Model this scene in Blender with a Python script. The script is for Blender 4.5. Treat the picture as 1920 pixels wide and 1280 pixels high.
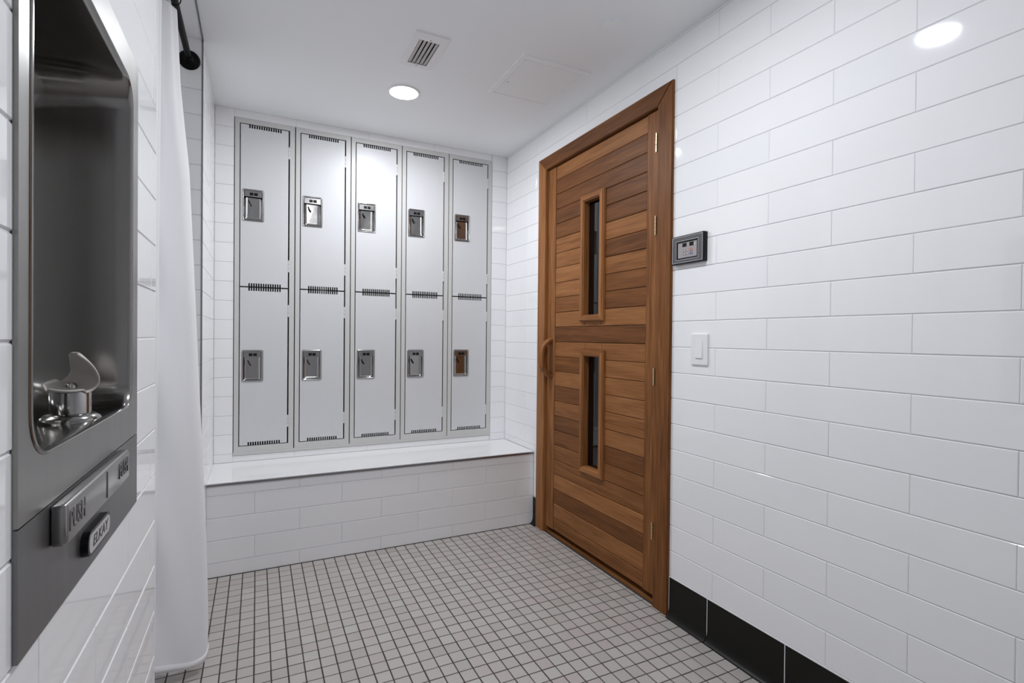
import bpy, bmesh, math, random
from mathutils import Vector, Matrix

random.seed(7)
for o in list(bpy.data.objects):
    bpy.data.objects.remove(o, do_unlink=True)
SC = bpy.context.scene
COL = SC.collection

# ------------------------------------------------------------------ camera
# metres: X along the locker wall, Y away from the camera, Z up
F_PX = 967.2137                      # focal length in pixels of a 1920 px wide frame
YAW, PITCH, ROLL = 0.4588, -0.0081, 0.0096
CAM_H = 1.1312
cy, sy, cp, sp = math.cos(YAW), math.sin(YAW), math.cos(PITCH), math.sin(PITCH)
r0 = Vector((cy, -sy, 0)); fwd = Vector((sy * cp, cy * cp, sp)); u0 = r0.cross(fwd)
cr, sr = math.cos(ROLL), math.sin(ROLL)
rgt = cr * r0 + sr * u0; upv = -sr * r0 + cr * u0
cam_d = bpy.data.cameras.new('camera'); cam = bpy.data.objects.new('camera', cam_d)
COL.objects.link(cam)
cam_d.sensor_fit = 'HORIZONTAL'; cam_d.sensor_width = 36; cam_d.lens = F_PX / 1920 * 36
cam_d.clip_start = 0.02
cam.matrix_world = Matrix((
    (rgt.x, upv.x, -fwd.x, 0), (rgt.y, upv.y, -fwd.y, 0), (rgt.z, upv.z, -fwd.z, CAM_H), (0, 0, 0, 1)))
SC.camera = cam

def pixel(p):
    d = Vector(p) - Vector((0, 0, CAM_H)); z = d.dot(fwd)
    if z < .05: return None
    return 960 + F_PX * d.dot(rgt) / z, 640 - F_PX * d.dot(upv) / z

# ------------------------------------------------------------------ world, exposure
w = bpy.data.worlds.new('world'); SC.world = w; w.use_nodes = True
w.node_tree.nodes['Background'].inputs[0].default_value = (0.93, 0.95, 1.0, 1)
w.node_tree.nodes['Background'].inputs[1].default_value = 0.0      # closed room: no sky
SC.view_settings.view_transform = 'Standard'; SC.view_settings.look = 'None'
SC.view_settings.exposure = 0.6; SC.view_settings.gamma = 1.0
SC.view_settings.use_curve_mapping = False
SC.cycles.max_bounces = 16; SC.cycles.diffuse_bounces = 12; SC.cycles.glossy_bounces = 8   # white room: light keeps bouncing
LAMP_W = 8.2            # each ceiling downlight
LAMP_COL = (0.93, 0.957, 1.0)

# ------------------------------------------------------------------ room measures
XL, XR = -0.2071, 1.513
YB, YBF = 3.1633, 2.7506          # locker wall, bench front
YJ = 2.4969                       # tiled end wall of the shower
YN = 1.4119                       # end of the fountain wall
ZB, ZC = 0.4402, 2.3482
YF0 = -1.9                        # wall behind the camera
P = 0.1035                        # course height of the wall tiles
G = 0.0024                        # joint

# ------------------------------------------------------------------ materials
def mat(name):
    m = bpy.data.materials.new(name); m.use_nodes = True
    nt = m.node_tree; b = nt.nodes['Principled BSDF']
    return m, nt, b
def N(nt, t, **kw):
    n = nt.nodes.new(t)
    for k, v in kw.items(): setattr(n, k, v)
    return n
def simple(name, col, rough=.5, metal=0., bump=0., bscale=200., var=0., spec=None, coat=0.):
    m, nt, b = mat(name)
    b.inputs['Base Color'].default_value = (*col, 1); b.inputs['Roughness'].default_value = rough
    b.inputs['Metallic'].default_value = metal
    if spec is not None: b.inputs['Specular IOR Level'].default_value = spec
    if coat: b.inputs['Coat Weight'].default_value = coat; b.inputs['Coat Roughness'].default_value = .1
    tc = N(nt, 'ShaderNodeTexCoord'); nz = N(nt, 'ShaderNodeTexNoise')
    nz.inputs['Scale'].default_value = bscale; nz.inputs['Detail'].default_value = 3
    nt.links.new(tc.outputs['Object'], nz.inputs['Vector'])
    if bump:
        bp = N(nt, 'ShaderNodeBump'); bp.inputs['Strength'].default_value = bump; bp.inputs['Distance'].default_value = .001
        nt.links.new(nz.outputs['Fac'], bp.inputs['Height']); nt.links.new(bp.outputs['Normal'], b.inputs['Normal'])
    if var:
        mr = N(nt, 'ShaderNodeMapRange'); mr.inputs['To Min'].default_value = max(0.02, rough - var); mr.inputs['To Max'].default_value = rough + var
        nt.links.new(nz.outputs['Fac'], mr.inputs['Value']); nt.links.new(mr.outputs['Result'], b.inputs['Roughness'])
    return m

def tile_mat(name, col, rough, var):
    m, nt, b = mat(name)
    oi = N(nt, 'ShaderNodeObjectInfo'); at = N(nt, 'ShaderNodeAttribute', attribute_name='rnd')
    ad = N(nt, 'ShaderNodeMath', operation='ADD'); wn = N(nt, 'ShaderNodeTexWhiteNoise', noise_dimensions='1D')
    ml = N(nt, 'ShaderNodeMath', operation='MULTIPLY'); ml.inputs[1].default_value = 913.0
    nt.links.new(oi.outputs['Random'], ad.inputs[0]); nt.links.new(at.outputs['Fac'], ad.inputs[1])
    nt.links.new(ad.outputs[0], ml.inputs[0]); nt.links.new(ml.outputs[0], wn.inputs['W'])
    cr_ = N(nt, 'ShaderNodeValToRGB')
    cols = var
    e = cr_.color_ramp.elements
    e[0].position = 0; e[0].color = (*cols[0], 1); e[1].position = 1; e[1].color = (*cols[-1], 1)
    for i, c in enumerate(cols[1:-1]):
        q = e.new((i + 1) / (len(cols) - 1)); q.color = (*c, 1)
    nt.links.new(wn.outputs['Value'], cr_.inputs['Fac'])
    nt.links.new(cr_.outputs['Color'], b.inputs['Base Color'])
    b.inputs['Roughness'].default_value = rough
    return m, nt, b

M = {}
M['tile'], nt, b = tile_mat('glazed_white_tile', None, .045, [(.885, .893, .91), (.91, .915, .925), (.90, .905, .92)])
tc = N(nt, 'ShaderNodeTexCoord'); nz = N(nt, 'ShaderNodeTexNoise'); nz.inputs['Scale'].default_value = 9
bp = N(nt, 'ShaderNodeBump'); bp.inputs['Strength'].default_value = .02; bp.inputs['Distance'].default_value = .002
nt.links.new(tc.outputs['Object'], nz.inputs['Vector']); nt.links.new(nz.outputs['Fac'], bp.inputs['Height']); nt.links.new(bp.outputs['Normal'], b.inputs['Normal'])
M['grout_white'] = simple('pale_grout', (.66, .66, .685), .85, bump=.3)
M['ceil'] = simple('ceiling_paint', (.92, .942, .96), .7, bump=.15, bscale=300)
M['plaster'] = simple('white_plaster', (.91, .91, .92), .7, bump=.1)
M['mosaic'], nt, b = tile_mat('unglazed_mosaic', None, .42, [(.41, .385, .358), (.465, .44, .415), (.45, .405, .385), (.48, .458, .435), (.455, .415, .40)])
tc = N(nt, 'ShaderNodeTexCoord'); nz = N(nt, 'ShaderNodeTexNoise'); nz.inputs['Scale'].default_value = 400
bp = N(nt, 'ShaderNodeBump'); bp.inputs['Strength'].default_value = .12; bp.inputs['Distance'].default_value = .0006
nt.links.new(tc.outputs['Object'], nz.inputs['Vector']); nt.links.new(nz.outputs['Fac'], bp.inputs['Height']); nt.links.new(bp.outputs['Normal'], b.inputs['Normal'])
M['grout_dark'] = simple('dark_grout', (.05, .041, .036), .9, bump=.3)
M['black_tile'], nt, b = tile_mat('black_tile', None, .33, [(.0095, .009, .0078), (.012, .0112, .0098)])
b.inputs['Specular IOR Level'].default_value = .18
M['benchtop'] = simple('bench_top_white', (.86, .86, .865), .12, var=.03, bscale=30)
M['locker_door'] = simple('locker_grey_enamel', (.645, .655, .67), .38, bump=.1, bscale=400)
M['locker_frame'] = simple('locker_frame_enamel', (.60, .60, .588), .4, bump=.1, bscale=400)
M['gloss_black'] = simple('black_plastic', (.006, .006, .007), .3, spec=.25)
M['chrome'] = simple('chrome', (.42, .415, .41), .14, metal=1, var=.06, bscale=25)
M['steel_plain'] = simple('pressed_steel', (.36, .355, .35), .24, metal=1, var=.07, bscale=30)
M['trim_metal'] = simple('anodised_edge_trim', (.30, .30, .31), .35, metal=1)
M['brass'] = simple('brass', (.72, .55, .33), .3, metal=1)
M['white_plastic'] = simple('white_plastic', (.84, .84, .85), .35)
M['grey_plastic'] = simple('warm_grey_plastic', (.56, .53, .50), .45)
M['rod_black'] = simple('matt_black_metal', (.003, .003, .003), .5, spec=.15)
M['curtain'] = simple('curtain_fabric', (.86, .865, .885), .8, bump=.25, bscale=900)
M['panel_grey'] = simple('brushed_grey_plate', (.105, .103, .107), .45, metal=.3, bump=.1, bscale=500)
M['panel_face'] = simple('keypad_film', (.36, .33, .325), .4, spec=.25)
M['red'] = simple('red_key', (.45, .07, .05), .4)
M['blue'] = simple('blue_key', (.05, .08, .30), .4)
M['key_grey'] = simple('grey_key', (.24, .235, .24), .4)
M['badge'] = simple('badge_silver', (.62, .61, .61), .4, metal=.5)
M['duct'] = simple('galvanised_duct', (.34, .34, .345), .55)
M['slat'] = simple('vent_slat', (.55, .535, .52), .5)

def steel(name, base, rough, axis_scale, bump=.05):
    m, nt, b = mat(name)
    b.inputs['Metallic'].default_value = 1; b.inputs['Base Color'].default_value = (*base, 1)
    tc = N(nt, 'ShaderNodeTexCoord'); mp = N(nt, 'ShaderNodeMapping'); mp.inputs['Scale'].default_value = axis_scale
    nz = N(nt, 'ShaderNodeTexNoise'); nz.inputs['Scale'].default_value = 1; nz.inputs['Detail'].default_value = 4
    nt.links.new(tc.outputs['Object'], mp.inputs['Vector']); nt.links.new(mp.outputs['Vector'], nz.inputs['Vector'])
    mr = N(nt, 'ShaderNodeMapRange'); mr.inputs['To Min'].default_value = rough - .04; mr.inputs['To Max'].default_value = rough + .05
    nt.links.new(nz.outputs['Fac'], mr.inputs['Value']); nt.links.new(mr.outputs['Result'], b.inputs['Roughness'])
    bp = N(nt, 'ShaderNodeBump'); bp.inputs['Strength'].default_value = bump; bp.inputs['Distance'].default_value = .0005
    nt.links.new(nz.outputs['Fac'], bp.inputs['Height']); nt.links.new(bp.outputs['Normal'], b.inputs['Normal'])
    return m
M['steel'] = steel('brushed_stainless', (.31, .305, .295), .32, (60, 60, 3))
M['steel_low'] = steel('satin_stainless', (.24, .242, .245), .42, (60, 60, 3), .02)
M['steel_bowl'] = steel('polished_bowl', (.31, .305, .295), .16, (40, 40, 3), .0)

def wood(name, along, lift=0.0):
    m, nt, b = mat(name)
    tc = N(nt, 'ShaderNodeTexCoord'); oi = N(nt, 'ShaderNodeObjectInfo')
    cm = N(nt, 'ShaderNodeCombineXYZ')
    for i in range(3):
        k = N(nt, 'ShaderNodeMath', operation='MULTIPLY'); k.inputs[1].default_value = (37.0, 91.0, 53.0)[i]
        nt.links.new(oi.outputs['Random'], k.inputs[0]); nt.links.new(k.outputs[0], cm.inputs[i])
    ad = N(nt, 'ShaderNodeVectorMath', operation='ADD')
    nt.links.new(tc.outputs['Object'], ad.inputs[0]); nt.links.new(cm.outputs[0], ad.inputs[1])
    mp = N(nt, 'ShaderNodeMapping'); mp.inputs['Scale'].default_value = (2.2, 30, 30) if along == 'x' else (30, 30, 2.2)
    nt.links.new(ad.outputs[0], mp.inputs['Vector'])
    n1 = N(nt, 'ShaderNodeTexNoise'); n1.inputs['Scale'].default_value = 1; n1.inputs['Detail'].default_value = 5; n1.inputs['Distortion'].default_value = .6
    nt.links.new(mp.outputs[0], n1.inputs['Vector'])
    mp2 = N(nt, 'ShaderNodeMapping'); mp2.inputs['Scale'].default_value = (7, 170, 170) if along == 'x' else (120, 120, 5)
    nt.links.new(ad.outputs[0], mp2.inputs['Vector'])
    n2 = N(nt, 'ShaderNodeTexNoise'); n2.inputs['Scale'].default_value = 1; n2.inputs['Detail'].default_value = 3
    nt.links.new(mp2.outputs[0], n2.inputs['Vector'])
    # board tone
    wn = N(nt, 'ShaderNodeTexWhiteNoise', noise_dimensions='1D')
    k = N(nt, 'ShaderNodeMath', operation='MULTIPLY'); k.inputs[1].default_value = 517.0
    nt.links.new(oi.outputs['Random'], k.inputs[0]); nt.links.new(k.outputs[0], wn.inputs['W'])
    s1 = N(nt, 'ShaderNodeMath', operation='MULTIPLY_ADD'); s1.inputs[1].default_value = .62; s1.inputs[2].default_value = (-.295 if along == 'x' else -.37) + lift
    nt.links.new(n1.outputs['Fac'], s1.inputs[0])
    s2 = N(nt, 'ShaderNodeMath', operation='MULTIPLY_ADD'); s2.inputs[1].default_value = .55 if along == 'x' else .85
    nt.links.new(n2.outputs['Fac'], s2.inputs[0]); nt.links.new(s1.outputs[0], s2.inputs[2])
    s3 = N(nt, 'ShaderNodeMath', operation='MULTIPLY_ADD'); s3.inputs[1].default_value = .50
    nt.links.new(wn.outputs['Value'], s3.inputs[0]); nt.links.new(s2.outputs[0], s3.inputs[2])
    rp = N(nt, 'ShaderNodeValToRGB'); e = rp.color_ramp.elements
    e[0].position = .12; e[0].color = (.075, .025, .0065, 1)
    e[1].position = .92; e[1].color = (.36, .155, .055, 1)
    q = e.new(.5); q.color = (.19, .072, .0205, 1)
    nt.links.new(s3.outputs[0], rp.inputs['Fac'])
    nt.links.new(rp.outputs['Color'], b.inputs['Base Color'])
    b.inputs['Roughness'].default_value = .5; b.inputs['Specular IOR Level'].default_value = .2
    bp = N(nt, 'ShaderNodeBump'); bp.inputs['Strength'].default_value = .15; bp.inputs['Distance'].default_value = .0008
    nt.links.new(n2.outputs['Fac'], bp.inputs['Height']); nt.links.new(bp.outputs['Normal'], b.inputs['Normal'])
    return m
M['wood_h'] = wood('cedar_board', 'x'); M['wood_v'] = wood('cedar_stile', 'z', -.05)
M['wood_lh'] = wood('pale_cedar_moulding', 'x', .20); M['wood_lv'] = wood('pale_cedar_moulding_upright', 'z', .20)

m, nt, b = mat('tinted_glass')
b.inputs['Base Color'].default_value = (.02, .02, .022, 1); b.inputs['Roughness'].default_value = .03
b.inputs['Transmission Weight'].default_value = .9; b.inputs['IOR'].default_value = 1.5
M['glass'] = m
m, nt, b = mat('lamp_lens')
b.inputs['Base Color'].default_value = (.9, .9, .9, 1); b.inputs['Emission Color'].default_value = (1, .985, .96, 1); b.inputs['Emission Strength'].default_value = 9
M['lens'] = m

# ------------------------------------------------------------------ mesh helpers
def link(name, bm, material, parent=None, loc=(0, 0, 0), rot=(0, 0, 0), smooth=None):
    bmesh.ops.recalc_face_normals(bm, faces=bm.faces)
    me = bpy.data.meshes.new(name); bm.to_mesh(me); bm.free()
    return link_me(name, me, material, parent, loc, rot, smooth)
def link_me(name, me, material, parent=None, loc=(0, 0, 0), rot=(0, 0, 0), smooth=None):
    if material and not me.materials: me.materials.append(M[material])
    if smooth:
        me.shade_smooth(); me.set_sharp_from_angle(angle=math.radians(smooth))
    o = bpy.data.objects.new(name, me); COL.objects.link(o)
    o.parent = parent; o.location = loc; o.rotation_euler = rot
    return o
def tag(o, label=None, cat=None, group=None, kind=None):
    for k, v in (('label', label), ('category', cat), ('group', group), ('kind', kind)):
        if v: o[k] = v
    return o
def empty(name, loc, rz, label=None, cat=None, group=None, kind=None):
    o = bpy.data.objects.new(name, None); COL.objects.link(o); o.empty_display_size = .05
    o.location = loc; o.rotation_euler = (0, 0, rz)
    return tag(o, label, cat, group, kind)
def copy_tree(o, parent=None):
    c = o.copy(); COL.objects.link(c); c.parent = parent
    for ch in list(o.children): copy_tree(ch, c)
    return c
def box(bm, x0, x1, y0, y1, z0, z1):
    v = [bm.verts.new(p) for p in ((x0, y0, z0), (x1, y0, z0), (x1, y1, z0), (x0, y1, z0), (x0, y0, z1), (x1, y0, z1), (x1, y1, z1), (x0, y1, z1))]
    fs = [bm.faces.new([v[i] for i in q]) for q in ((0, 1, 2, 3), (4, 5, 6, 7), (0, 1, 5, 4), (1, 2, 6, 5), (2, 3, 7, 6), (3, 0, 4, 7))]
    return v, fs
def bevelled_box(x0, x1, y0, y1, z0, z1, r, seg=2):
    bm = bmesh.new(); box(bm, x0, x1, y0, y1, z0, z1)
    bmesh.ops.bevel(bm, geom=list(bm.edges), offset=r, segments=seg, profile=.5, affect='EDGES')
    return bm
def chamfer(bm, xc, zc, w, h, t, c, y=0.0):
    """slab facing -y with a chamfered front edge (10 faces, no back)"""
    hw, hh = w / 2, h / 2
    def loop(dx, dz, yy): return [bm.verts.new((xc + sx * dx, yy, zc + sz * dz)) for sx, sz in ((-1, -1), (1, -1), (1, 1), (-1, 1))]
    a = loop(hw - c, hh - c, y); b_ = loop(hw, hh, y + c * .8); d = loop(hw, hh, y + t)
    fs = [bm.faces.new(a)]
    for p, q in ((a, b_), (b_, d)):
        for i in range(4): fs.append(bm.faces.new((p[i], p[(i + 1) % 4], q[(i + 1) % 4], q[i])))
    return fs
_tiles = {}
def tile_mesh(w, h, t=.008, c=.0016):
    k = (round(w, 4), round(h, 4), t, c)
    if k not in _tiles:
        bm = bmesh.new(); chamfer(bm, 0, 0, w, h, t, c); bmesh.ops.recalc_face_normals(bm, faces=bm.faces)
        me = bpy.data.meshes.new('tile'); bm.to_mesh(me); bm.free(); _tiles[k] = me
    return _tiles[k]
def plate(outer, holes, y0, y1):
    """flat plate in the xz plane from y0 (front) to y1, with holes"""
    bm = bmesh.new(); es = []
    for lp in [outer] + list(holes):
        vs = [bm.verts.new((x, y0, z)) for x, z in lp]
        es += [bm.edges.new((vs[i], vs[(i + 1) % len(vs)])) for i in range(len(vs))]
    bmesh.ops.triangle_fill(bm, use_beauty=True, use_dissolve=False, edges=es)
    ret = bmesh.ops.extrude_face_region(bm, geom=list(bm.faces))
    for v in ret['geom']:
        if isinstance(v, bmesh.types.BMVert): v.co.y = y1
    return bm
def rect(x0, x1, z0, z1): return [(x0, z0), (x1, z0), (x1, z1), (x0, z1)]
def rrect(x0, x1, z0, z1, r, n=6):
    pts = []
    for cx, cz, a0 in ((x1 - r, z0 + r, -90), (x1 - r, z1 - r, 0), (x0 + r, z1 - r, 90), (x0 + r, z0 + r, 180)):
        for i in range(n + 1):
            a = math.radians(a0 + 90 * i / n); pts.append((cx + r * math.cos(a), cz + r * math.sin(a)))
    return pts
def loft(bm, loops, close_first=False, close_last=False):
    L = [[bm.verts.new(p) for p in lp] for lp in loops]
    n = len(L[0])
    for a, b_ in zip(L, L[1:]):
        for i in range(n): bm.faces.new((a[i], a[(i + 1) % n], b_[(i + 1) % n], b_[i]))
    if close_first: bm.faces.new(L[0])
    if close_last: bm.faces.new(L[-1])
def lathe(bm, prof, n=32, c=(0, 0)):
    """profile (r,z) about the z axis at c"""
    loops = [[(c[0] + r * math.cos(2 * math.pi * i / n), c[1] + r * math.sin(2 * math.pi * i / n), z) for i in range(n)] for r, z in prof]
    loft(bm, loops, True, True)
def tube(bm, pts, rad, n=10, flat=1.0):
    pts = [Vector(p) for p in pts]; loops = []
    for i, p in enumerate(pts):
        d = (pts[min(i + 1, len(pts) - 1)] - pts[max(i - 1, 0)]).normalized()
        a = d.cross(Vector((0, 1, 0)))
        if a.length < .1: a = d.cross(Vector((1, 0, 0)))
        a.normalize(); b_ = d.cross(a).normalized()
        r = rad[i] if isinstance(rad, (list, tuple)) else rad
        loops.append([p + a * r * math.cos(2 * math.pi * k / n) + b_ * r * flat * math.sin(2 * math.pi * k / n) for k in range(n)])
    loft(bm, loops, True, True)
def text_mesh(s, size, extrude, sx=1.0, shear=0.0):
    cu = bpy.data.curves.new('lettering', 'FONT'); cu.body = s; cu.size = size; cu.extrude = extrude
    cu.align_x = 'CENTER'; cu.align_y = 'CENTER'; cu.shear = shear
    o = bpy.data.objects.new('tmp', cu); COL.objects.link(o)
    dg = bpy.context.evaluated_depsgraph_get(); dg.update()
    me = bpy.data.meshes.new_from_object(o.evaluated_get(dg))
    bpy.data.objects.remove(o, do_unlink=True)
    me.transform(Matrix(((sx, 0, 0, 0), (0, 0, -1, 0), (0, 1, 0, 0), (0, 0, 0, 1))))   # stands up, faces -y
    return me
def sub_rect(r, h):
    """rectangle r minus rectangle h -> list of rectangles (x0,x1,z0,z1)"""
    x0, x1, z0, z1 = r; a0, a1, b0, b1 = h
    if a0 >= x1 or a1 <= x0 or b0 >= z1 or b1 <= z0: return [r]
    out = []
    if a0 > x0: out.append((x0, a0, z0, z1))
    if a1 < x1: out.append((a1, x1, z0, z1))
    m0, m1 = max(x0, a0), min(x1, a1)
    if b0 > z0: out.append((m0, m1, z0, b0))
    if b1 < z1: out.append((m0, m1, b1, z1))
    return out
def tile_field(wall, x0, x1, z0, z1, zoff, jx, holes=(), single=lambda x, z: True, period=.424, tilt=.0012):
    """running-bond tiles on a wall whose local frame faces -y; jx(row parity)->joint position.
    single(x,z): a tile of its own, otherwise it joins the far field"""
    n0 = math.floor((z0 - zoff) / P) - 1; far = bmesh.new(); lay = far.faces.layers.float.new('rnd'); nfar = 0
    for n in range(n0, n0 + 40):
        a, b_ = max(z0, zoff + n * P), min(z1, zoff + (n + 1) * P)
        if b_ - a < .008: continue
        j = jx(n % 2); k = math.floor((x0 - j) / period) - 1
        while j + k * period < x1:
            c, d = max(x0, j + k * period), min(x1, j + (k + 1) * period); k += 1
            if d - c < .008: continue
            rs = [(c, d, a, b_)]
            for h in holes: rs = [q for r in rs for q in sub_rect(r, h)]
            for (c2, d2, a2, b2) in rs:
                wd, ht = d2 - c2 - G * .30, b2 - a2 - G
                if wd < .006 or ht < .006: continue
                xc, zc = (c2 + d2) / 2, (a2 + b2) / 2
                if single(xc, zc):
                    t = tilt * .25 / max(.25, wd)
                    link_me('tile', tile_mesh(wd, ht), 'tile', wall, (xc, random.uniform(-.0002, .0002), zc),
                            (random.uniform(-tilt, tilt), 0, random.uniform(-t, t)))
                else:
                    r = random.random(); nfar += 1
                    for f in chamfer(far, xc, zc, wd, ht, .008, .0016): f[lay] = r
    if nfar: tag(link('tile_field', far, 'tile', wall), kind='stuff')
    else: far.free()
def struct(name, bm, material, loc=(0, 0, 0), rz=0, label=None, cat=None):
    o = link(name, bm, material, None, loc, (0, 0, rz)); return tag(o, label, cat, kind='structure')
RL, RR = math.pi / 2, -math.pi / 2       # left wall faces +X, right wall faces -X

# ------------------------------------------------------------------ floor
PX, PY = .0517, .0560
bm = bmesh.new(); box(bm, -1.3, XR + .1, YF0 - .1, YBF + .02, -.08, -.0016)
floor = struct('floor', bm, 'grout_dark', label='grey beige two inch mosaic floor tiles with dark grout', cat='floor')
cells = []
x = -.0043 - 25 * PX
while x < XR:
    y = 2.6919 - 88 * PY
    while y < YBF:
        a, b_, c, d = max(x, -1.25), min(x + PX, XR), max(y, YF0), min(y + PY, YBF)
        inwall = (a < XL and b_ <= XL + .001 and d < 1.33)
        if b_ - a > .01 and d - c > .01 and not inwall: cells.append((a, b_, c, d))
        y += PY
    x += PX
def floor_area(c):
    q = [pixel((x, y, 0)) for x, y in ((c[0], c[2]), (c[1], c[2]), (c[1], c[3]), (c[0], c[3]))]
    if any(p is None for p in q): return 0
    mx, my = sum(p[0] for p in q) / 4, sum(p[1] for p in q) / 4
    if not (392 < mx < 1920 and my < 1282): return 0
    return abs(sum(q[i][0] * q[(i + 1) % 4][1] - q[(i + 1) % 4][0] * q[i][1] for i in range(4))) / 2
cells.sort(key=floor_area, reverse=True)
def hmesh(w, h):
    k = ('f', round(w, 4), round(h, 4))
    if k not in _tiles:
        bm = bmesh.new(); chamfer(bm, 0, 0, w, h, .006, .0009)
        bmesh.ops.recalc_face_normals(bm, faces=bm.faces)
        me = bpy.data.meshes.new('tile'); bm.to_mesh(me); bm.free()
        me.transform(Matrix.Rotation(-math.pi / 2, 4, 'X')); _tiles[k] = me
    return _tiles[k]
far = bmesh.new(); lay = far.faces.layers.float.new('rnd')
GF = .0042
for i, (a, b_, c, d) in enumerate(cells):
    if i < 300:
        link_me('tile', hmesh(b_ - a - GF, d - c - GF), 'mosaic', floor, ((a + b_) / 2 + random.uniform(-.0004, .0004), (c + d) / 2 + random.uniform(-.0004, .0004), random.uniform(-.0003, .0001)),
                (random.uniform(-.004, .004), random.uniform(-.004, .004), random.uniform(-.006, .006)))
    else:
        r = random.random(); n = len(far.verts)
        fs = chamfer(far, (a + b_) / 2, (c + d) / 2, b_ - a - GF, d - c - GF, .006, .0009, random.uniform(-.0001, .0003))
        for f in fs: f[lay] = r
me_far = link('mosaic_field', far, 'mosaic', floor); tag(me_far, kind='stuff')
me_far.data.transform(Matrix.Rotation(-math.pi / 2, 4, 'X'))

# ------------------------------------------------------------------ ceiling
LIGHTS = [(.650, 2.56), (.625, 1.095)]
SHOWER_LIGHT = (-1.10, 2.36)
VENT = (.560, .703, 2.018, 2.288)        # x0,x1,y0,y1 of the vent frame
VO = (-.0435, .0425, -.086, .108)         # vent opening about the vent centre
VC = ((VENT[0] + VENT[1]) / 2, (VENT[2] + VENT[3]) / 2)
bm = plate(rect(-1.35, XR + .12, YF0 - .1, YB + .1), [rect(VC[0] + VO[0], VC[0] + VO[1], VC[1] + VO[2], VC[1] + VO[3])], ZC, ZC + .06)
for v in bm.verts: v.co = Vector((v.co.x, v.co.z, v.co.y))
struct('ceiling', bm, 'ceil', label='plain white painted ceiling', cat='ceiling')

# ------------------------------------------------------------------ right wall (door, sauna control, switch)
DY0, DY1, DZ = 1.5934, 2.7005, 2.1815    # outside of the door frame
IY0, IY1, IZ = 1.680, 2.613, 2.106       # inside of the frame
hole = (-(IY1 + .02), -(IY0 - .02), -.02, IZ + .02)
wr = struct('wall_right', plate(rect(-YB - .1, -YF0 + .1, -.02, ZC + .02), [], .0018, .10) if False else
            plate([(-YB - .1, -.02), (hole[0], -.02), (hole[0], hole[3]), (hole[1], hole[3]), (hole[1], -.02), (-YF0 + .1, -.02), (-YF0 + .1, ZC + .02), (-YB - .1, ZC + .02)], [], .0018, .10),
            'grout_white', (XR, 0, 0), RR, 'white tiled wall holding the wooden sauna door', 'wall')
Z0R = .166
# local x = -worldY
tile_field(wr, -YBF, -YF0, Z0R, ZC, Z0R, lambda par: -(1.159 if par else .948), [hole], single=lambda x, z: -x > .30)
tile_field(wr, -YB, -YBF, ZB, ZC, Z0R, lambda par: -(1.159 if par else .948), [])
# black cove base
br = struct('baseboard_right', plate(rect(-DY0, -YF0, 0, Z0R - .0005), [], -.0012, .02), 'plaster', (XR, 0, 0), RR, 'black tile cove base along the right wall with pale joints', 'baseboard')
def cove(w, h):
    k = ('cove', round(w, 4), round(h, 4))
    if k not in _tiles:
        prof = [(.006, 0)] if False else []
        prof = [(.02, h - .0), (-.0006, h), (-.002, h - .002), (-.002, .045), (-.003, .03), (-.007, .016), (-.014, .007), (-.022, .003), (-.022, -.001), (.02, -.001)]
        bm = bmesh.new()
        L = [[bm.verts.new((sx * w / 2, y, z)) for y, z in prof] for sx in (-1, 1)]
        n = len(prof)
        for i in range(n): bm.faces.new((L[0][i], L[0][(i + 1) % n], L[1][(i + 1) % n], L[1][i]))
        bm.faces.new(L[0]); bm.faces.new(L[1]); bmesh.ops.recalc_face_normals(bm, faces=bm.faces)
        me = bpy.data.meshes.new('tile'); bm.to_mesh(me); bm.free(); _tiles[k] = me
    return _tiles[k]
js = [DY0 - .002, 1.3935] + [1.077 - .3165 * i for i in range(12) if 1.077 - .3165 * i > YF0] + [YF0]
for a, b_ in zip(js, js[1:]):
    link_me('tile', cove(a - b_ - .0035, Z0R - .004), 'black_tile', br, (-(a + b_) / 2, 0, 0), smooth=30)
br2 = tag(link_me('baseboard_right', cove(YBF - DY1, Z0R - .004).copy(), 'black_tile', None, (XR, (YBF + DY1) / 2, 0), (0, 0, RR), 30),
          'short black cove tile between bench and sauna door frame', 'baseboard', kind='structure')
# behind the tiles between frame and bench
# ------------------------------------------------------------------ locker wall
LX0, LW, LZ0, LZ1, LZM = -.1151, .3034, .4762, 2.3032, 1.3921
lh = (LX0 - .001, LX0 + 5 * LW + .001, ZB - .05, LZ1 + .001)
wb = struct('wall_back', plate([(XL - .05, 0), (lh[0], 0), (lh[0], lh[3]), (lh[1], lh[3]), (lh[1], 0), (XR + .05, 0), (XR + .05, ZC + .02), (XL - .05, ZC + .02)], [], .0018, .10), 'grout_white', (0, YB, 0), 0,
            'white tiled wall around the grey lockers', 'wall')
tile_field(wb, XL, XR, ZB, ZC, .072, lambda par: .193 if par else .3937, [(lh[0], lh[1], LZ0 - .001, lh[3])], period=.4015)
bm = bmesh.new(); box(bm, lh[0], lh[1], .0018, .02, ZB - .02, LZ0 - .002)
tag(link('backing_strip', bm, 'grout_white', wb))
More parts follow.
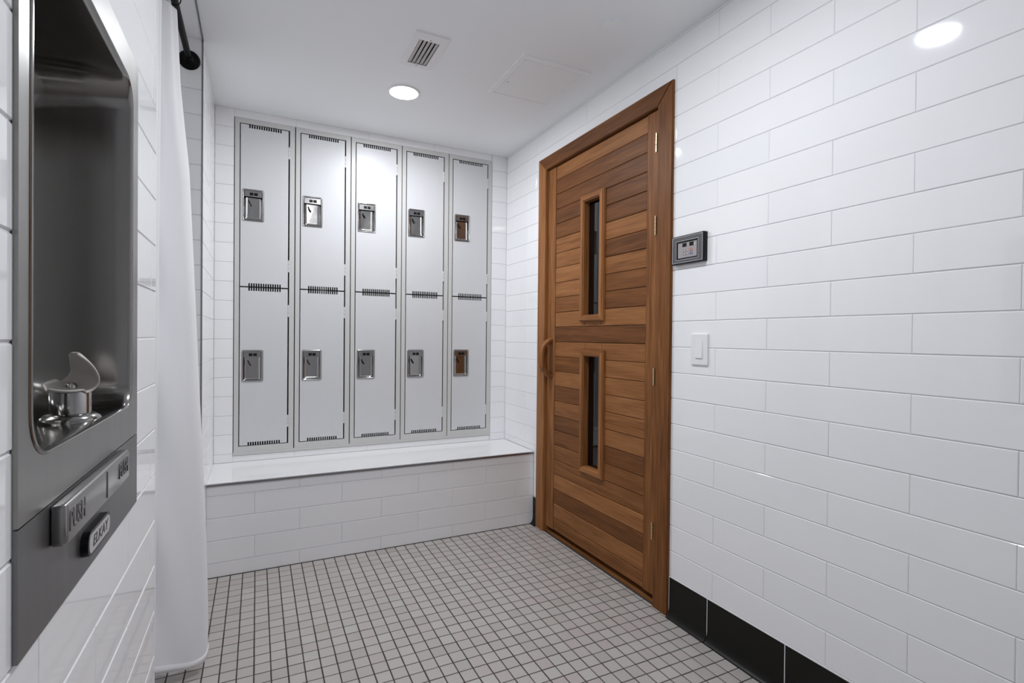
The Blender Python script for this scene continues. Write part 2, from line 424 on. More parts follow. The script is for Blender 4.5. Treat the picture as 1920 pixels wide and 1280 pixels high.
# stub of left wall beside the lockers and the shower's end wall
ws = struct('wall_left_stub', plate(rect(YJ + .002, YB, 0, ZC + .02), [], .0018, .09), 'grout_white', (XL, 0, 0), RL, 'narrow white tiled wall between shower and lockers', 'wall')
tile_field(ws, YJ + .004, YB, 0, ZC, .072, lambda par: 2.62 if par else 2.83)
we = struct('wall_shower_end', plate(rect(-1.25, XL - .09, 0, ZC + .02), [], .0018, .1), 'grout_white', (0, YJ, 0), 0, 'shaded white tiled end wall of the shower stall', 'wall')
bm = bmesh.new(); box(bm, XL - .092, XL - .002, .0018, .1, 0, ZC + .02); link('backing_strip', bm, 'grout_white', we)
tile_field(we, -1.25, XL - .003, 0, ZC, .072, lambda par: -.35 if par else -.55, period=.41, single=lambda x, z: x > -.5)
bm = bmesh.new(); box(bm, -1.35, -1.25, 1.2, YJ + .1, 0, ZC + .02)
wsb = struct('wall_shower_back', bm, 'plaster', label='back wall of the shower stall', cat='wall')
bm = bmesh.new(); box(bm, -1.25, XL - .13, 1.23, 1.33, 0, ZC + .02)
wsn = struct('wall_shower_near', bm, 'plaster', label='side wall of the shower stall behind the drinking fountain', cat='wall')
# metal profile on the corner and along the ceiling
bm = bmesh.new(); box(bm, XL - .004, XL + .0016, YJ - .0022, YJ + .004, 0, ZC)
struct('trim_1', bm, 'trim_metal', label='thin vertical metal edge trim at the shower corner', cat='trim')
bm = bmesh.new(); box(bm, XL - .003, XL + .003, YN, YJ, ZC - .004, ZC + .01)
struct('trim_2', bm, 'trim_metal', label='thin metal line along the ceiling over the shower opening', cat='trim')

# ------------------------------------------------------------------ left wall with the drinking fountain
FY0, FY1, FZ0, FZ1 = .645, 1.186, .8145, 1.632
OY0, OY1, OZ0, OZ1 = .675, 1.134, 1.003, 1.577
fh = (OY0 - .004, OY1 + .004, OZ0 - .03, OZ1 + .01)
wl = struct('wall_left', plate(rect(YF0 - .1, YN, 0, ZC + .02), [rect(*fh)], .0018, .13), 'grout_white', (XL, 0, 0), RL, 'white tiled wall holding the steel drinking fountain', 'wall')
tile_field(wl, YF0, YN - .001, 0, ZC, .0872, lambda par: .713 if par == 0 else .931, [(fh[0] , fh[1], fh[2], fh[3])], single=lambda x, z: x > .40)
wf_bm = bmesh.new(); box(wf_bm, XL - .1, XR + .1, YF0 - .1, YF0, 0, ZC + .02)
struct('wall_front', wf_bm, 'plaster', label='plain white wall behind the viewer', cat='wall')

# ------------------------------------------------------------------ bench
bench = empty('tiled_bench', ((XL + XR) / 2, YBF, 0), 0, 'built in white tiled bench running under the row of lockers', 'bench')
bx = (XL + XR) / 2
bm = bmesh.new(); box(bm, XL - bx, XR - bx, .0018, YB - YBF, 0, ZB - .014); link('core', bm, 'grout_white', bench)
rows = [(0.0, .0668, .193), (.0668, .1709, -.007), (.1709, .2749, .193), (.2749, .3788, -.007), (.3788, ZB - .012, .193)]
for a, b_, j in rows:
    k = math.floor((XL - j) / .4015)
    while j + k * .4015 < XR:
        c, d = max(XL, j + k * .4015), min(XR, j + (k + 1) * .4015); k += 1
        if d - c < .012: continue
        link_me('tile', tile_mesh(d - c - G * .7, b_ - a - G), 'tile', bench, ((c + d) / 2 - bx, random.uniform(-.0003, .0002), (a + b_) / 2), (random.uniform(-.001, .001), 0, 0))
xs = [XL, XR]
for c, d in zip(xs, xs[1:]):
    link('top_slab', bevelled_box(c - bx + .0003, d - bx - .0003, -.004, YB - YBF + .0005, ZB - .012, ZB, .0008, 1), 'benchtop', bench)
bm = bmesh.new(); box(bm, XL - bx, XR - bx, -.0062, .003, ZB - .0145, ZB - .0042); link('edge_trim', bm, 'trim_metal', bench)

# ------------------------------------------------------------------ lockers
def notched(x0, x1, z0, z1, top, bottom, nslot=14, h=.014, wslot=.0076, m0=.040, m1=.036):
    """door outline with ventilation notches cut into its top / bottom edge"""
    pts = []
    st = (x1 - x0 - m0 - m1 - wslot) / (nslot - 1)
    def edge(z, s):
        q = []
        for i in range(nslot):
            a = x0 + m0 + i * st
            q += [(a, z), (a, z + s * h), (a + wslot, z + s * h), (a + wslot, z)]
        return q
    pts.append((x0, z0)); pts += edge(z0, 1) if bottom else []
    pts.append((x1, z0)); pts.append((x1, z1))
    pts += list(reversed(edge(z1, -1))) if top else []
    pts.append((x0, z1)); return pts
def make_locker():
    L = empty('locker', (0, 0, 0), 0)
    h = LZ1 - LZ0; g = .0026
    ox0, ox1, oz0, oz1 = .0255, LW - .0285, .0475, h - .0262        # opening in the face frame
    fr = link('frame', plate(rect(g, LW - g, .0165, h), [rect(ox0, ox1, oz0, oz1)], 0, .018), 'locker_frame', L)
    bm = bmesh.new()
    box(bm, .004, .008, .022, .30, .0, h - .004); box(bm, LW - .008, LW - .004, .022, .30, 0, h - .004)
    box(bm, .004, LW - .004, .296, .30, 0, h - .004); box(bm, .004, LW - .004, .022, .30, h - .008, h - .004); box(bm, .004, LW - .004, .022, .30, 0, .004)
    link('cabinet', bm, 'locker_frame', L)
    mid = LZM - LZ0; cups = []
    for k, (z0, z1) in enumerate(((oz0 + .0045, mid - .0036), (mid + .0036, oz1 - .0055))):
        x0, x1 = ox0 + .0048, ox1 - .0075
        cx0, cx1 = x0 + .008, x0 + .008 + .107; cz = (z0 + z1) / 2 + .003; cz0, cz1 = cz - .0875, cz + .0875
        d = link('door', plate(notched(x0, x1, z0, z1, True, True, h=.017 if k == 0 else .017), [rect(cx0 + .006, cx1 - .006, cz0 + .006, cz1 - .006)], -.0012, .0040), 'locker_door', L)
        cups.append(rect(cx0 + .005, cx1 - .005, cz0 + .005, cz1 - .005))
        # pressed cup
        bm = bmesh.new()
        def lp(i, y, r): return [(px, y, pz) for px, pz in rrect(cx0 + i, cx1 - i, cz0 + i, cz1 - i, r, 4)]
        def lq(i, y, r): return [(px, y, pz) for px, pz in rrect(cx0 + i, cx1 - i, cz0 + i * .9, cz1 - i * .9, r, 4)]
        loft(bm, [lp(0, -.0010, .008), lp(.0008, -.0035, .0075), lp(.003, -.0050, .007), lp(.0055, -.0050, .006), lp(.008, -.0030, .005), lp(.0105, .0016, .005), lp(.0135, .0110, .006), lq(.0185, .0142, .008), lq(.026, .0146, .01)], False, True)
        link('latch_cup', bm, 'chrome', d, smooth=50)
        # strike plate across the top of the cup with two black windows
        bm = plate(rect(cx0 + .0105, cx1 - .0105, cz1 - .041, cz1 - .0105), [], -.0018, .0012)
        link('latch_plate', bm, 'steel_plain', d)
        for q in (0, 1):
            xa = cx0 + .036 + q * .0215
            bm = bmesh.new(); box(bm, xa, xa + .018, -.0026, -.0014, cz1 - .034, cz1 - .019); link('latch_window', bm, 'gloss_black', d)
        bm = bmesh.new(); tube(bm, [(cx0 + .031, .010, cz + .030), (cx0 + .035, .0055, cz + .018), (cx0 + .043, .004, cz + .004), (cx0 + .047, .0055, cz + .001)], [.0022, .003, .003, .002], 8)
        link('latch_lever', bm, 'gloss_black', d, smooth=60)
        for hz in ((z0 + .088, z0 + .155), (z1 - .155, z1 - .088)):
            bm = bmesh.new()
            for q in range(3):
                zz = hz[0] + q * (hz[1] - hz[0]) / 3
                tube(bm, [(x1 + .0034, .0004, zz + .0008), (x1 + .0034, .0004, zz + .0215)], .0042, 8)
            link('hinge', bm, 'locker_door', d, smooth=50)
    return L
first = make_locker()
locker_labels = ['grey two door metal locker at the end of the row beside the shower curtain',
                 'grey two door metal locker, second in the row from the shower curtain',
                 'grey two door metal locker in the middle of the row of five',
                 'grey two door metal locker, second in the row from the wooden door side',
                 'grey two door metal locker at the end of the row beside the wooden door']
for i in range(5):
    L = first if i == 0 else copy_tree(first)
    L.location = (LX0 + i * LW, YB - .004, LZ0)
    tag(L, locker_labels[i], 'locker', 'lockers in a row above the tiled bench')
bm = bmesh.new(); box(bm, LX0, LX0 + 5 * LW, YB - .0040, YB + .016, LZ0, LZ0 + .0163)
struct('trim_3', bm, 'locker_frame', label='grey metal base strip under the row of lockers', cat='trim')

# ------------------------------------------------------------------ sauna door
DM = (DY0 + DY1) / 2
door = empty('door_1', (XR, DM, 0), RR, 'brown cedar plank sauna door with two narrow windows and wooden frame', 'door', kind='structure')
def lx(y): return DM - y                 # world Y -> door local x
fy = -.012
x0, x1, i0, i1 = lx(DY1), lx(DY0), lx(IY1), lx(IY0)
def frame_piece(name, pts, m):
    bm = plate(pts, [], fy, .09)
    bmesh.ops.bevel(bm, geom=[e for e in bm.edges if abs(e.verts[0].co.y - fy) < 1e-5 and abs(e.verts[1].co.y - fy) < 1e-5 and e.is_boundary is False and len(e.link_faces) == 2 and abs(e.link_faces[0].normal.dot(e.link_faces[1].normal)) < .3], offset=.003, segments=2, affect='EDGES')
    return link(name, bm, m, door, smooth=40)
frame_piece('frame_jamb', [(x0, 0), (i0, 0), (i0, IZ), (x0, DZ)], 'wood_v')
frame_piece('frame_jamb', [(i1, 0), (x1, 0), (x1, DZ), (i1, IZ)], 'wood_v')
frame_piece('frame_head', [(x0, DZ), (i0, IZ), (i1, IZ), (x1, DZ)], 'wood_h')
yd = .008; td = .044                      # door face and thickness
zb, zt = .034, IZ - .003
S0, S1 = lx(2.611), lx(2.530); S2, S3 = lx(1.7635), lx(1.6835)
for a, b_ in ((S0, S1), (S2, S3)):
    link('stile', bevelled_box(a, b_, yd - .0005, yd + td, zb, zt, .002, 1), 'wood_v', door)
wins = [(lx(2.264), lx(2.0635), 1.217, 1.866), (lx(2.256), lx(2.055), .437, 1.070)]
RW = .033
opens = [(a + RW - .004, b_ - RW + .004, c + RW - .004, d - RW + .004) for a, b_, c, d in wins]
edges = [zt, 2.027] + [2.027 - .0836 * k for k in range(1, 24)] + [zb]
for k, (t, bt) in enumerate(zip(edges, edges[1:])):
    if t - bt < .02: continue
    rs = [(S1 + .001, S2 - .001, bt + .0009, t - .0009)]
    for h in opens: rs = [q for r in rs for q in sub_rect(r, h)]
    full = [r for r in rs if r[3] - r[2] > .9 * (t - bt)]
    if len(full) == len(rs):
        groups = [[r] for r in rs]        # whole board, or the two lengths either side of a window
    else: groups = [rs]
    for g_ in groups:
        ox, oz = sum((r[0] + r[1]) / 2 for r in g_) / len(g_), (t + bt) / 2
        bm = bmesh.new()
        for r in g_: chamfer(bm, (r[0] + r[1]) / 2 - ox, (r[2] + r[3]) / 2 - oz, r[1] - r[0], r[3] - r[2], td - .004, .0030, 0)
        link('plank', bm, 'wood_h', door, (ox, yd + .002 + random.uniform(-.0006, .0006), oz))
bm = bmesh.new(); box(bm, S1 - .01, opens[0][0] - .002, yd + td - .006, yd + td, zb, zt); box(bm, opens[0][1] + .012, S2 + .01, yd + td - .006, yd + td, zb, zt)
link('back_board', bm, 'wood_v', door)
for (a, b_, c, d) in wins:
    ring = empty('window_frame', (0, 0, 0), 0); ring.parent = door
    i = RW
    for name, pts, mm in (('frame_strip', [(a, c), (a + i, c + i), (a + i, d - i), (a, d)], 'wood_lv'), ('frame_strip', [(b_ - i, c + i), (b_, c), (b_, d), (b_ - i, d - i)], 'wood_lv'),
                          ('frame_strip', [(a, d), (a + i, d - i), (b_ - i, d - i), (b_, d)], 'wood_lh'), ('frame_strip', [(a, c), (b_, c), (b_ - i, c + i), (a + i, c + i)], 'wood_lh')):
        bm = plate(pts, [], yd - .016, yd + .034)
        bmesh.ops.bevel(bm, geom=[e for e in bm.edges if all(abs(v.co.y - (yd - .016)) < 1e-5 for v in e.verts) and len(e.link_faces) == 2 and abs(e.link_faces[0].normal.dot(e.link_faces[1].normal)) < .3 and e.calc_length() > .06], offset=.006, segments=3, affect='EDGES')
        link(name, bm, mm, ring, smooth=40)
    bm = bmesh.new(); box(bm, a + i - .006, b_ - i + .006, yd + .022, yd + .027, c + i - .006, d - i + .006)
    link('pane', bm, 'glass', ring)
# bent wooden pull
hx = lx(2.567); bm = bmesh.new()
pts = [(hx, yd + .002, 1.118), (hx, yd - .012, 1.114), (hx, yd - .036, 1.098), (hx, yd - .056, 1.076), (hx, yd - .063, 1.048), (hx, yd - .063, .985), (hx, yd - .056, .954), (hx, yd - .034, .932), (hx, yd - .012, .912), (hx, yd + .002, .908)]
prof = []
for k, p in enumerate(pts):
    p = Vector(p); d = (Vector(pts[min(k + 1, 9)]) - Vector(pts[max(k - 1, 0)])).normalized()
    n = Vector((0, -d.z, d.y)) if abs(d.z) > 0 or abs(d.y) > 0 else Vector((0, 0, 1)); n.normalize()
    hw, ht = .019, .0135
    prof.append([p + Vector((sx * hw * c1, 0, 0)) + n * ht * c2 for sx, c1, c2 in ((-1, 1, -.55), (-1, 1, .55), (-1, .6, 1), (1, .6, 1), (1, 1, .55), (1, 1, -.55), (1, .6, -1), (-1, .6, -1))])
loft(bm, prof, True, True); link('pull_handle', bm, 'wood_v', door, smooth=40)
for hz in ((1.914, 1.995), (1.566, 1.648), (.935, 1.008), (.284, .357)):
    bm = bmesh.new()
    for q in range(5):
        s = (hz[1] - hz[0]) / 5
        tube(bm, [(lx(1.6835), -.0135, hz[0] + q * s + .0006), (lx(1.6835), -.0135, hz[0] + (q + 1) * s - .0006)], .0045, 10)
    box(bm, lx(1.6845), lx(1.6825), -.0135, yd + .002, hz[0] + .002, hz[1] - .002)
    link('hinge', bm, 'brass', door, smooth=50)
bm = bmesh.new(); box(bm, i0 - .01, i1 + .01, .012, .09, -.001, .010); link('threshold', bm, 'wood_h', door)
# sauna cabin behind the door
bm = bmesh.new()
for q in ((XR + .10, XR + 1.3, 1.2, 1.25, 0, 2.2), (XR + .10, XR + 1.3, 3.0, 3.05, 0, 2.2), (XR + 1.3, XR + 1.35, 1.2, 3.05, 0, 2.2), (XR + .10, XR + 1.35, 1.2, 3.05, 2.2, 2.25), (XR + .10, XR + 1.35, 1.2, 3.05, -.05, 0)): box(bm, *q)
struct('wall_sauna', bm, 'wood_v', label='unlit wooden inside of the sauna seen through the door windows', cat='wall')

# ------------------------------------------------------------------ sauna control panel
pc = (1.4975, 1.425)
cp_ = empty('control_panel', (XR, pc[0], pc[1]), RR, 'black framed sauna control panel with small keys on the white tile', 'control panel')
wp, hp = .166, .112
link('housing', bevelled_box(-wp / 2, wp / 2, -.019, .004, 0, hp, .003, 2), 'gloss_black', cp_)
fr = link('face_plate', plate(rrect(-wp / 2 + .006, wp / 2 - .006, .006, hp - .006, .002, 2), [rect(-.056, .056, .0175, .0895)], -.0205, -.0185), 'panel_grey', cp_)
link('rim', plate(rect(-wp / 2 + .005, wp / 2 - .005, .005, hp - .005), [rect(-wp / 2 + .0064, wp / 2 - .0064, .0064, hp - .0064)], -.0211, -.0185), 'badge', fr)
link('rim', plate(rect(-.0574, .0574, .0161, .0909), [rect(-.056, .056, .0175, .0895)], -.0211, -.0185), 'badge', fr)
kp = link('keypad', plate(rect(-.0475, .0495, .0235, .0820), [], -.0198, -.0188), 'panel_face', cp_)
for xa in (-.024, .012):
    bm = bmesh.new(); box(bm, xa, xa + .021, -.0206, -.0197, .0655, .0800); link('display', bm, 'gloss_black', kp)
for ix, xa in enumerate((-.020, -.003, .0155)):
    for iz, za in enumerate((.046, .0325)):
        m_ = 'key_grey' if ix < 2 else ('red' if iz == 0 else 'blue')
        k_ = link('key', bevelled_box(xa, xa + .0125, -.0208, -.0197, za, za + .0095, .0005, 1), m_, kp)
bm = bmesh.new()
for ix, xa in enumerate((-.020, -.003, .0155)):
    for za in (.046, .0325): box(bm, xa + .0055, xa + .0095, -.02095, -.0206, za + .003, za + .0062)
link('key_mark', bm, 'white_plastic', kp)
bm = bmesh.new(); box(bm, .0365, .0405, -.0203, -.0197, .0685, .0725); link('indicator', bm, 'white_plastic', kp)

# ------------------------------------------------------------------ light switch
sw = empty('light_switch', (XR, 1.4435, 1.0325), RR, 'white rocker light switch on the tiled wall below the control panel', 'light switch')
link('cover_plate', bevelled_box(-.0415, .0415, -.0065, .003, 0, .1195, .0025, 2), 'white_plastic', sw)
bm = bmesh.new()
v, fs = box(bm, -.0165, .0165, -.0085, -.004, .027, .0925)
for q in v:
    if q.co.y < -.008 and q.co.z > .05: q.co.y = -.0072
    if q.co.y < -.008 and q.co.z < .05: q.co.y = -.0105
link('rocker', bm, 'white_plastic', sw)
bm = bmesh.new(); box(bm, -.0175, .0175, -.0069, -.0062, .0262, .0933); link('rocker_surround', bm, 'white_plastic', sw)
for z in (.012, .1075):
    bm = bmesh.new(); tube(bm, [(0, -.0072, z), (0, -.006, z)], .0032, 10); link('screw', bm, 'white_plastic', sw)

# ------------------------------------------------------------------ drinking fountain
fo = empty('drinking_fountain', (XL, (FY0 + FY1) / 2, FZ0), RL, 'recessed stainless steel drinking fountain with push bar and bubbler', 'drinking fountain')
FC = (FY0 + FY1) / 2
def fx(y): return y - FC
def fz(z): return z - FZ0
o0, o1, p0, p1 = fx(OY0), fx(OY1), fz(OZ0), fz(OZ1)
SEAM = fz(.9435)
pf = -.0042
link('surround', plate(rect(fx(FY0), fx(FY1), SEAM + .0008, fz(FZ1)), [rrect(o0 - .001, o1 + .001, p0 - .001, p1 + .001, .045, 8)], pf, .0005), 'steel', fo)
link('lower_panel', plate(rect(fx(FY0), fx(FY1), 0, SEAM - .0008), [], pf, .0005), 'steel_low', fo)
bm = bmesh.new()
def ol(i, y, r, lift=0., drop=0.):
    return [(px, y, pz) for px, pz in rrect(o0 + i, o1 - i, p0 + i * .5 - drop, p1 - i + lift, r, 8)]
loft(bm, [ol(-.004, pf - .0004, .048), ol(0, pf - .0022, .046), ol(.002, pf - .0012, .045), ol(.004, .004, .044), ol(.006, .02, .046, 0, .004), ol(.010, .06, .055, .002, .010), ol(.014, .11, .06, .0, .012), ol(.022, .155, .065, 0, .008), ol(.045, .185, .07), ol(.09, .20, .075)], False, True)
link('bowl', bm, 'steel_bowl', fo, smooth=60)
bm = bmesh.new(); box(bm, fx(FY0) + .0004, fx(FY1) - .0004, pf + .0032, 0.0, SEAM - .001, SEAM + .001); link('panel_flange', bm, 'steel_low', fo)
# bubbler
sp_ = Vector((fx(.972), XL * 0 + .040, fz(1.0)))      # local x, depth behind wall, height
bub = empty('bubbler', sp_, 0); bub.parent = fo
bm = bmesh.new(); lathe(bm, [(.037, -.008), (.037, .004), (.035, .008), (.030, .012), (.026, .0135)], 32); link('boss', bm, 'steel_bowl', bub, smooth=60)
bm = bmesh.new(); lathe(bm, [(.0245, .012), (.0245, .044), (.023, .047), (.012, .048)], 32); link('chrome_body', bm, 'chrome', bub, smooth=50)
bm = bmesh.new(); lathe(bm, [(.0085, .046), (.0085, .054), (.006, .0575), (.003, .0575), (.003, .052)], 20); link('nozzle', bm, 'chrome', bub, smooth=50)
# mouth guard: an oval plate bent upwards into a hood
ang = math.radians(142)       # direction the hood opens to (local xy)
prof = []                     # (along, up): from the front lip over the base, round the bend, up the hood
for k in range(25):
    s = k / 24
    if s < .42:
        q = s / .42; prof.append((.034 - q * .044, .048 + .006 * (1 - q) ** 2))
    elif s < .66:
        a = (s - .42) / .24 * math.radians(80); prof.append((-.010 - .017 * math.sin(a), .048 + .017 * (1 - math.cos(a))))
    else:
        q = (s - .66) / .34; prof.append((-.0268 + .003 * q + .014 * q * q, .062 + .040 * q))
tilt_m = Matrix.Rotation(math.radians(20), 3, Vector((.245, -.97, 0)))
bm = bmesh.new(); grid = []
for k, (al, up) in enumerate(prof):
    s = k / 24 * 2 - 1; hw = .0275 * max(0.02, 1 - abs(s) ** 3.2) ** .55
    row = []
    for j in range(13):
        t = j / 12 * 2 - 1
        bulge = .006 * t * t * (1 if k > 8 else .4)
        e = Vector((math.cos(ang), math.sin(ang))); n = Vector((-e.y, e.x))
        aa = al + bulge * min(1, k / 12)
        row.append(bm.verts.new(tilt_m @ Vector((e.x * aa + n.x * t * hw, e.y * aa + n.y * t * hw, up - .048 + .006 * t * t * (k < 9))) + Vector((0, 0, .050))))
    grid.append(row)
for a, b_ in zip(grid, grid[1:]):
    for j in range(12): bm.faces.new((a[j], a[j + 1], b_[j + 1], b_[j]))
g_ = link('mouth_guard', bm, 'grey_plastic', bub, smooth=60)
md = g_.modifiers.new('thickness', 'SOLIDIFY'); md.thickness = .0035; md.offset = 0
md = g_.modifiers.new('round', 'SUBSURF'); md.levels = 1; md.render_levels = 1
# push bar
b0, b1, c0, c1 = fx(.728), fx(1.040), fz(.8945), fz(.9435)
bar = link('push_bar', bevelled_box(b0, b1, -.0195, pf + .0005, c0, c1 - .002, .0045, 3), 'steel_plain', fo, smooth=40)
for xx in (.765, .998):
    o = link_me('lettering', text_mesh('PUSH', .034, .0007, .74), 'steel_low', bar, (fx(xx), -.0196, (c0 + c1) / 2))
bm = bmesh.new(); box(bm, fx(.897), fx(.900), -.0203, -.019, c0 + .006, c1 - .006); link('bar_mark', bm, 'steel_low', bar)
# maker's badge
bc, bz = fx(.8925), fz(.8545); bw, bh = .056, .0165
bg = link('badge', plate(rrect(bc - bw, bc + bw, bz - bh, bz + bh, .0155, 8), [], -.0128, pf), 'gloss_black', fo)
link('badge_face', plate(rrect(bc - bw + .004, bc + bw - .004, bz - bh + .004, bz + bh - .004, .0115, 8), [], -.0133, -.0125), 'badge', bg)
link_me('lettering', text_mesh('ELKAY', .0205, .0003, 1.25, .25), 'gloss_black', bg, (bc, -.0134, bz))

# ------------------------------------------------------------------ shower rod and curtain
RX, RZ = -.2555, 2.2545
rod = empty('shower_rod', (RX, YJ, RZ), 0, 'black shower rod fixed to the tiled end wall with a round flange', 'shower rod')
bm = bmesh.new(); tube(bm, [(0, 1.34 - YJ, 0), (0, -.004, 0)], .0115, 20); link('tube', bm, 'rod_black', rod, smooth=60)
def yl(bm, prof, n=32):
    loft(bm, [[(r * math.cos(2 * math.pi * i / n), y, r * math.sin(2 * math.pi * i / n)) for i in range(n)] for r, y in prof], True, True)
bm = bmesh.new(); yl(bm, [(.0395, 0), (.0395, -.004), (.036, -.010), (.020, -.012), (.0155, -.016), (.0155, -.045), (.0125, -.047)]); link('flange', bm, 'rod_black', rod, smooth=50)
bm = bmesh.new(); yl(bm, [(.0125, 1.345 + .045 - YJ), (.0155, 1.345 + .04 - YJ), (.0155, 1.345 - YJ), (.0395, 1.342 - YJ), (.0395, 1.33 - YJ)]); link('flange', bm, 'rod_black', rod, smooth=50)

cz0, cz1 = .055, 2.225
def lerp(a, b_, t): return a + (b_ - a) * t
def curtain_path(t):
    """t: 0 at the rod, 1 at the hem -> plan outline (x,y), from the wall end to the free edge"""
    pts = []
    nf = 7
    for i in range(nf * 8):                # packed folds behind the wall end
        s = i / (nf * 8); yv = lerp(1.46, 1.885, s)
        amp = lerp(.020, .034, t); xc = lerp(-.2655, -.290, t) - .012 * s
        pts.append((xc + amp * math.sin(2 * math.pi * nf * s), yv))
    xr = [(-.0, -.248), (.12, -.236), (.25, -.209), (.40, -.194), (.55, -.180), (.70, -.163), (.82, -.151), (.92, -.1455), (1, -.1445)]
    for (a, xa), (b_, xb) in zip(xr, xr[1:]):
        if a <= t <= b_: x_r = lerp(xa, xb, (t - a) / (b_ - a))
    x_l = lerp(-.300, -.330, t)
    y_f = lerp(2.035, 1.965, t)
    # broad outer fold that faces the room
    ctrl = [(lerp(-.285, -.315, t), 1.905), (x_l - .012, 1.945), (x_l + .004, y_f - .012), (lerp(x_l, x_r, .38), y_f - .014), (lerp(x_l, x_r, .70), y_f - .002), (x_r - .012, y_f + .014), (x_r - .0005, y_f + .036), (x_r - .006, y_f + .058), (lerp(x_r, -.27, .35), y_f + .078), (lerp(x_r, -.27, .75), y_f + .070), (lerp(x_r, -.275, 1.0), y_f + .085)]
    C = [Vector((a, b_, 0)) for a, b_ in ctrl]
    for i in range(len(C) - 1):
        p0, p1, p2, p3 = C[max(i - 1, 0)], C[i], C[i + 1], C[min(i + 2, len(C) - 1)]
        for k in range(6):
            q = k / 6
            v = .5 * ((2 * p1) + (-p0 + p2) * q + (2 * p0 - 5 * p1 + 4 * p2 - p3) * q * q + (-p0 + 3 * p1 - 3 * p2 + p3) * q ** 3)
            pts.append((v.x, v.y))
    pts.append((C[-1].x, C[-1].y)); return pts
from mathutils import noise as mn
bm = bmesh.new(); grid = []; NZ = 60
for r in range(NZ + 1):
    t = r / NZ; z = lerp(cz1, cz0, t); row = []
    pp = curtain_path(t); nb = len(pp)
    for k, (a, b_) in enumerate(pp):
        w_ = 0 if k < 56 else 1
        left = max(0, 1 - abs(k - 66) / 16) * w_
        wr_ = (0.012 * left * math.sin((z * 13 + a * 40)) + .004 * mn.noise(Vector((a * 9, k * .05, z * 3.2)))) * min(1, t * 2.2)
        hem = .012 * (max(0, (k - 74) / 20) if k > 74 else 0) if t > .97 else 0
        droop = (.010 * math.sin(k * .21) + (.03 * max(0, (84 - abs(k - 84)) / 84 - .75) * -1)) * max(0, (t - .9) / .1)
        row.append(bm.verts.new((a + wr_ * .4, b_ - wr_, z + droop)))
    grid.append(row)
for a, b_ in zip(grid, grid[1:]):
    for j in range(len(a) - 1): bm.faces.new((a[j], a[j + 1], b_[j + 1], b_[j]))
cu = empty('shower_curtain', (-.25, 1.95, cz0), 0, 'white fabric shower curtain gathered at the edge of the tiled wall', 'curtain')
cl = link('fabric', bm, 'curtain', cu, (.25, -1.95, -cz0), smooth=75)
md = cl.modifiers.new('thickness', 'SOLIDIFY'); md.thickness = .0016; md.offset = 0
md = cl.modifiers.new('smooth', 'SUBSURF'); md.levels = 1; md.render_levels = 1
bm = bmesh.new()
L0 = [[(p.x, p.y, p.z + dz) for p in [Vector((v.co.x, v.co.y, v.co.z)) for v in cl.data.vertices[NZ * len(pp):(NZ + 1) * len(pp)]]] for dz in (0, .022)]
rows_ = [[bm.verts.new(p) for p in q] for q in L0]
for j in range(len(pp) - 1): bm.faces.new((rows_[0][j], rows_[0][j + 1], rows_[1][j + 1], rows_[1][j]))
he = link('hem', bm, 'curtain', cu, (.25, -1.95, -cz0), smooth=75)
md = he.modifiers.new('thickness', 'SOLIDIFY'); md.thickness = .0042; md.offset = 0
for k in range(8):
    bm = bmesh.new(); yv = lerp(1.47, 2.05, k / 7)
    tube(bm, [(RX + .25 + .021 * math.cos(a), yv - 1.95, RZ - .008 + .021 * math.sin(a) - cz0) for a in [2 * math.pi * i / 16 for i in range(17)]], .0018, 6)
    link('curtain_ring', bm, 'rod_black', cu, smooth=60)

# ------------------------------------------------------------------ ceiling fittings
def downlight(x, y, label, group, watts=LAMP_W, off=''):
    d = empty('downlight' + off, (x, y, ZC), 0, label, 'ceiling light', group)
    n = 40
    bm = bmesh.new(); lathe(bm, [(.079, .0), (.079, -.0035), (.076, -.005), (.069, -.005)], n); 
    bmesh.ops.delete(bm, geom=[f for f in bm.faces if len(f.verts) > 4], context='FACES'); link('trim_ring', bm, 'white_plastic', d, smooth=40)
    bm = bmesh.new(); lathe(bm, [(.0695, -.001), (.0695, -.0055), (.060, -.0085), (.035, -.0105), (.012, -.011)], n); link('lens' + off, bm, 'lens', d, smooth=60)
    ld = bpy.data.lights.new('downlight_lamp' + off, 'AREA'); ld.shape = 'DISK'; ld.size = .12; ld.energy = watts; ld.color = LAMP_COL
    lo = bpy.data.objects.new('downlight_lamp' + off, ld); COL.objects.link(lo); lo.parent = d; lo.location = (0, 0, -.014)
    return d
downlight(*LIGHTS[0], 'lit round ceiling downlight between the lockers and the air vent', 'round ceiling downlights')
downlight(*LIGHTS[1], 'lit round ceiling downlight reflected in the right wall tiles', 'round ceiling downlights', off='_offscreen')
downlight(*SHOWER_LIGHT, 'lit round ceiling downlight inside the shower stall', 'round ceiling downlights', LAMP_W * .04, '_offscreen')

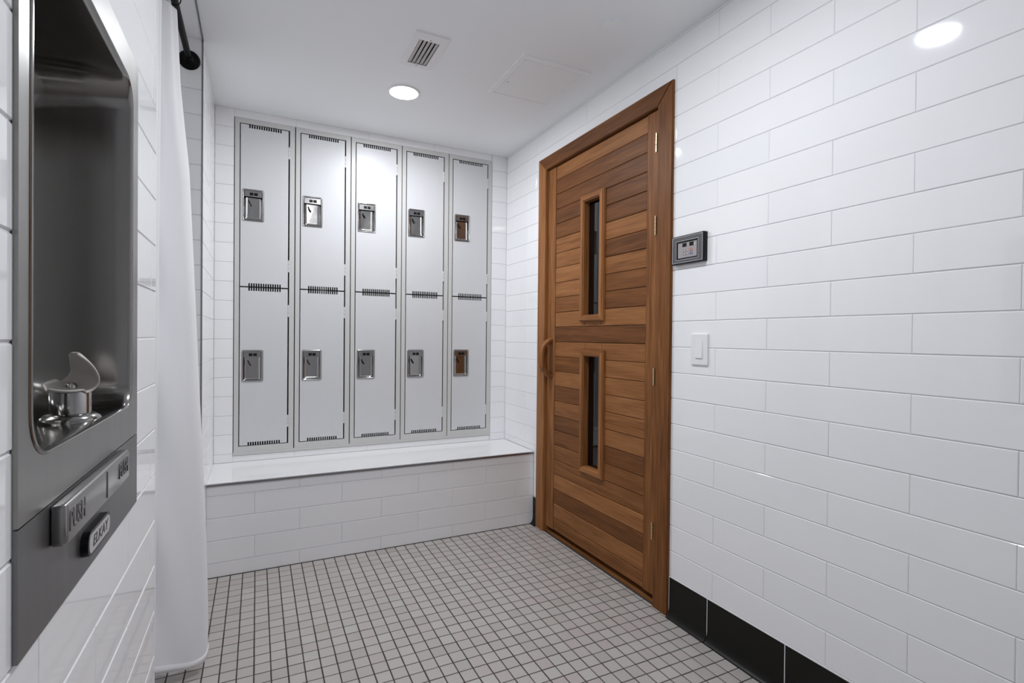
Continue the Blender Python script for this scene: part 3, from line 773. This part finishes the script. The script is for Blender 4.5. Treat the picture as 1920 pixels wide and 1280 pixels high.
vx, vy = (VENT[0] + VENT[1]) / 2, (VENT[2] + VENT[3]) / 2
ve = empty('ceiling_vent', (vx, vy, ZC), 0, 'small white ceiling air vent with louvre slats', 'vent')
def hplate(outer, holes, z0, z1):
    bm = plate(outer, holes, z0, z1)
    for v in bm.verts: v.co = Vector((v.co.x, v.co.z, v.co.y))
    return bm
hw, hh = (VENT[1] - VENT[0]) / 2, (VENT[3] - VENT[2]) / 2
vo = VO
link('face_frame', hplate(rect(-hw, hw, -hh, hh), [rect(*vo)], -.006, 0), 'white_plastic', ve)
bm = bmesh.new()
for q in ((vo[0] - .002, vo[0], vo[2], vo[3]), (vo[1], vo[1] + .002, vo[2], vo[3]), (vo[0], vo[1], vo[2] - .002, vo[2]), (vo[0], vo[1], vo[3], vo[3] + .002)): box(bm, *q, -.001, .35)
box(bm, vo[0], vo[1], vo[2], vo[3], .345, .35); link('duct', bm, 'duct', ve)
for k in range(5):
    xa = vo[0] + .002 + k * .0172
    bm = bmesh.new(); v, f = box(bm, xa, xa + .0125, vo[2] + .001, vo[3] - .006, -.0052, -.0042)
    for q in v:
        if q.co.x > xa + .006: q.co.z += .003
    link('slat', bm, 'slat', ve)
for yy in (vo[2] - .012, vo[3] + .010):
    bm = bmesh.new(); lathe(bm, [(.003, -.0052), (.003, -.0068), (.001, -.0072)], 10, (0, yy)); link('screw', bm, 'trim_metal', ve)

ap = empty('access_panel', (1.194, 2.170, ZC), 0, 'white square access panel set flush in the ceiling', 'access panel')
link('frame', hplate(rect(-.174, .172, -.194, .194), [rect(-.1505, .1495, -.1635, .1775)], -.0036, 0), 'ceil', ap)
bm = bmesh.new(); box(bm, -.152, .151, -.165, .179, -.0007, -.0001); link('back_plate', bm, 'ceil', ap)
dr = link('door_leaf', hplate(rect(-.1470, .1460, -.160, .1740), [], -.0030, -.0005), 'ceil', ap)
bm = bmesh.new(); box(bm, -.136, -.126, .052, .055, -.0038, -.0028); link('latch', bm, 'key_grey', dr)

sk = empty('sprinkler_cover', (1.232, 1.633, ZC), 0, 'round white concealed sprinkler cover on the ceiling', 'sprinkler cover')
bm = bmesh.new(); lathe(bm, [(.036, 0), (.036, -.006)], 40); link('neck', bm, 'ceil', sk)
bm = bmesh.new(); lathe(bm, [(.0405, -.006), (.0405, -.0075), (.038, -.0085), (.01, -.0088)], 40); link('cover_disc', bm, 'ceil', sk, smooth=40)
